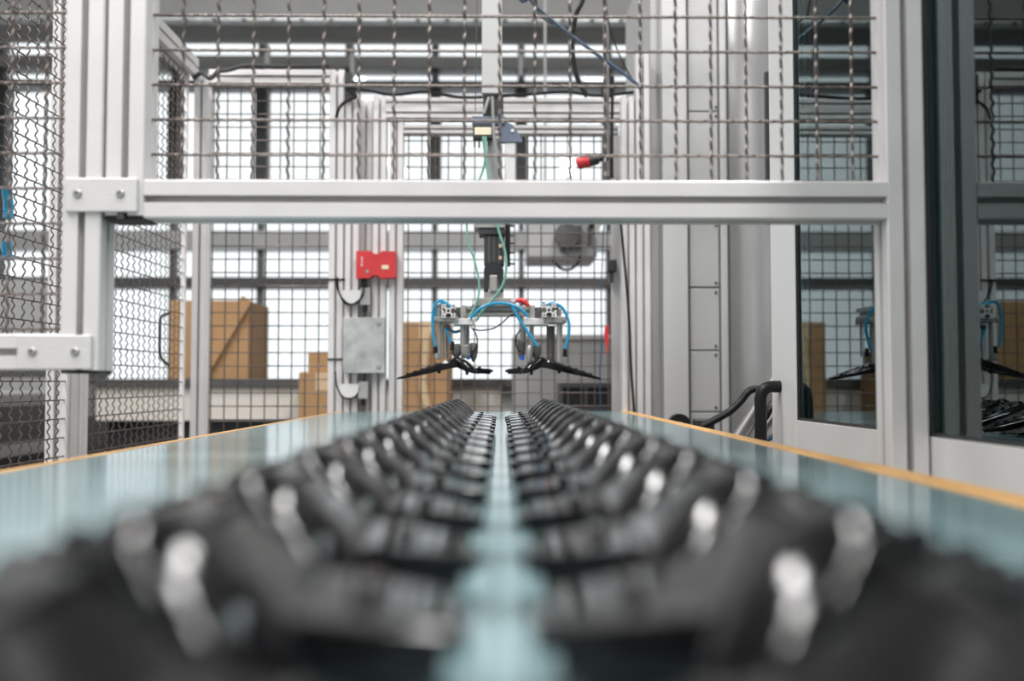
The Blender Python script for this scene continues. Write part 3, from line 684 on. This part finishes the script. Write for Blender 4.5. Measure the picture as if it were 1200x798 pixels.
# ------------------------------------------------------------------ right: cabinet, doors, hoses
DC = 2.95
cb = thing('machine_cabinet', (W(850, 300, DC).x, DC + .3, 0), 'tall light grey machine cabinet with bolted access panels behind the doors', 'cabinet')
zt_ = ZT + .35
def cpx(x0, x1, m, dy, dep, nm='panel', y0=None, y1=None, par=None, b=.002):
    a0, a1 = W(x0, 300, DC + dy).x, W(x1, 300, DC + dy).x
    z0_ = W(850, y1, DC + dy).z if y1 else 0.02; z1_ = W(850, y0, DC + dy).z if y0 is not None else zt_
    return MB().bbox(a0, a1, DC + dy, DC + dy + dep, z0_, z1_, b).build(nm, m, par or cb)
cpx(764, 1010, 'lgrey', .03, .6, 'carcass')
cpx(764, 776, 'lgrey', .015, .1, 'side_strip')
cpx(777, 806, 'cabw', -.03, .1, 'pilaster')
cpx(845, 853, 'cabw', -.006, .05, 'pilaster')
for y0, y1 in ((-200, 130), (131.5, 258), (259.5, 336), (338, 410), (411.5, 482), (483.5, 560)):
    pn = cpx(808.5, 842.5, 'lgrey', .004, .03, 'access_panel', y0, y1)
    for yy in (y0 + 4.5, y1 - 4.5):
        p = W(839, yy, DC + .004); MB().tube([(p.x, p.y - .004, p.z), (p.x, p.y + .001, p.z)], [.0035, .0045], 10).build('bolt', 'drk2', pn, True)
# curved scuffed sheet
secs = []
for i in range(13):
    f = i / 12; x = W(854 + (912 - 854) * f, 300, DC).x; y = DC - .02 - .07 * (f ** 2)
    secs.append([(x, y, .02), (x, y, zt_), (x, y + .004, zt_), (x, y + .004, .02)])
MB().loft(secs).build('curved_sheet', 'sheet', cb, True, 30)
cpx(899.5, 904.5, 'dark', -.16, .02, 'gasket', 83, 262)

WXR = 0.486
def door(name, y0, y1, sl, sr, label, z0, z1, zg):
    """y0 near edge, y1 far edge; stile widths sr (near) and sl (far)"""
    t = thing(name, (WXR + .02, (y0 + y1) / 2, z0), label, 'door')
    MB().bbox(WXR, WXR + .04, y1 - sl, y1, z0, z1, .002).build('stile', 'white', t)
    MB().bbox(WXR, WXR + .04, y0, y0 + sr, z0, z1, .002).build('stile', 'white', t)
    MB().bbox(WXR + .0005, WXR + .0395, y0 + sr, y1 - sl, z0, zg, .001).build('bottom_rail', 'white', t)
    MB().bbox(WXR + .0005, WXR + .0395, y0 + sr, y1 - sl, z1 - .08, z1, .001).build('top_rail', 'white', t)
    p = MB().box(WXR + .006, WXR + .011, y0 + sr - .004, y1 - sl + .004, zg - .004, z1 - .076).build('glass_pane', 'glass', t)
    s_ = MB()
    for yy in (y0 + sr, y1 - sl - .004): s_.box(WXR + .002, WXR + .008, yy, yy + .004, zg, z1 - .08)
    s_.box(WXR + .002, WXR + .008, y0 + sr, y1 - sl, zg, zg + .004).build('gasket', 'dark', t)
    return t
ZG = CAM.z - .0607
d1 = door('machine_door', 1.172, 1.783, .145, .03, 'white framed glazed machine door with black handle', .30, CAM.z + .95, ZG)
d2 = door('machine_door', .25, 1.160, .028, .05, 'white framed glazed machine door with wide pane next to the guard post', .30, CAM.z + .95, ZG)
# fix handle
hy = 1.73
def wp(px, py):            # point on the plane of the handle
    return W(px, py, hy)
hp = [(WXR + .004, hy, wp(900, 453).z), (WXR - .018, hy, wp(900, 453).z)]
h0 = wp(891, 453).x
ztop = wp(891, 453).z; zbot = CAM.z - .16
hp = [(WXR + .004, hy, ztop), (h0 + .018, hy, ztop), (h0 + .009, hy, ztop - .003), (h0 + .003, hy, ztop - .009), (h0, hy, ztop - .020), (h0, hy, (ztop + zbot) / 2), (h0, hy, zbot + .020), (h0 + .003, hy, zbot + .009), (h0 + .009, hy, zbot + .003), (h0 + .018, hy, zbot), (WXR + .004, hy, zbot)]
MB().tube(hp, .0105, 14).build('handle', 'cap', d1, True)
# aluminium post between the doors and machine interior
mi = thing('machine_interior', (.9, 1.1, 0), 'grey machine enclosure seen through the glazed doors', 'machine')
MB().box(1.25, 1.3, .1, 2.12, .2, 2.1).build('rear_panel', 'mgrey', mi)
MB().box(.55, 1.3, .1, .14, .2, 2.1).build('side_panel', 'mgrey', mi)
MB().box(.60, 1.3, 2.08, 2.12, .2, 2.1).build('side_panel', 'mgrey', mi)
MB().box(.55, 1.3, .1, 2.12, .2, .28).build('bed', 'drk2', mi)
MB().bbox(.72, 1.2, 1.25, 2.05, .28, .96, .02).build('chute', 'drk2', mi)
for (a, b) in (((.62, 1.42, .86), (.86, 2.0, 1.22)), ((.60, 1.35, .80), (.95, 1.95, 1.12))): MB().tube([a, b], .011, 10).build('guide_rail', 'alud', mi, True)
# hoses and tubes beside the handle
D = 2.25
hs = thing('hose_bundle', W(850, 540, D), 'bundle of black hose and slanted steel tubes in front of the cabinet', 'hose')
MB().tube(spline(pxs([(822, 500), (838, 492), (855, 482), (868, 470), (876, 460), (884, 456), (905, 455), (930, 456)], D), 8), 4.4 * D / FPX, 12).build('black_hose', 'cap', hs, True)
for i, (a, b) in enumerate((((858, 520), (910, 440)), ((866, 522), (916, 448)), ((872, 528), (922, 466)), ((884, 534), (930, 486)))):
    MB().tube([W(a[0] - 30, a[1] + 46, D + .01 * i), W(b[0], b[1], D + .01 * i)], (3.2 if i % 2 else 5.0) * D / FPX, 12).build('steel_tube', 'alud', hs, True)
MB().tube(spline(pxs([(885, 500), (897, 490), (905, 478), (930, 470)], D - .02), 6), 3.6 * D / FPX, 10).build('black_hose', 'cap', hs, True)
MB().tube(spline(pxs([(893, 520), (905, 512), (930, 500)], D - .02), 6), 3.0 * D / FPX, 10).build('blue_hose', 'navy', hs, True)
MB().px(815, 838, 491, 540, D + .02, .04, .004).build('hose_clamp', 'dark', hs)
MB().box(W(800, 0, D).x, W(930, 0, D).x, D, D + .12, 0, W(850, 538, D).z).build('stand', 'drk2', hs)
D = 2.4
wl = thing('hand_wheel', W(797, 520, D), 'small black hand wheel just over the table edge by the cabinet', 'wheel')
a = W(797, 498, D); MB().tube([(a.x, D, a.z), (a.x, D + .03, a.z)], 13 * D / FPX, 24).build('rim', 'cap', wl, True)
MB().tube([(a.x, D - .015, a.z), (a.x, D + .14, a.z)], 4 * D / FPX, 12).build('hub', 'drk2', wl, True)
MB().box(a.x - .015, a.x + .015, D + .1, D + .14, 0, a.z).build('stand', 'drk2', wl)
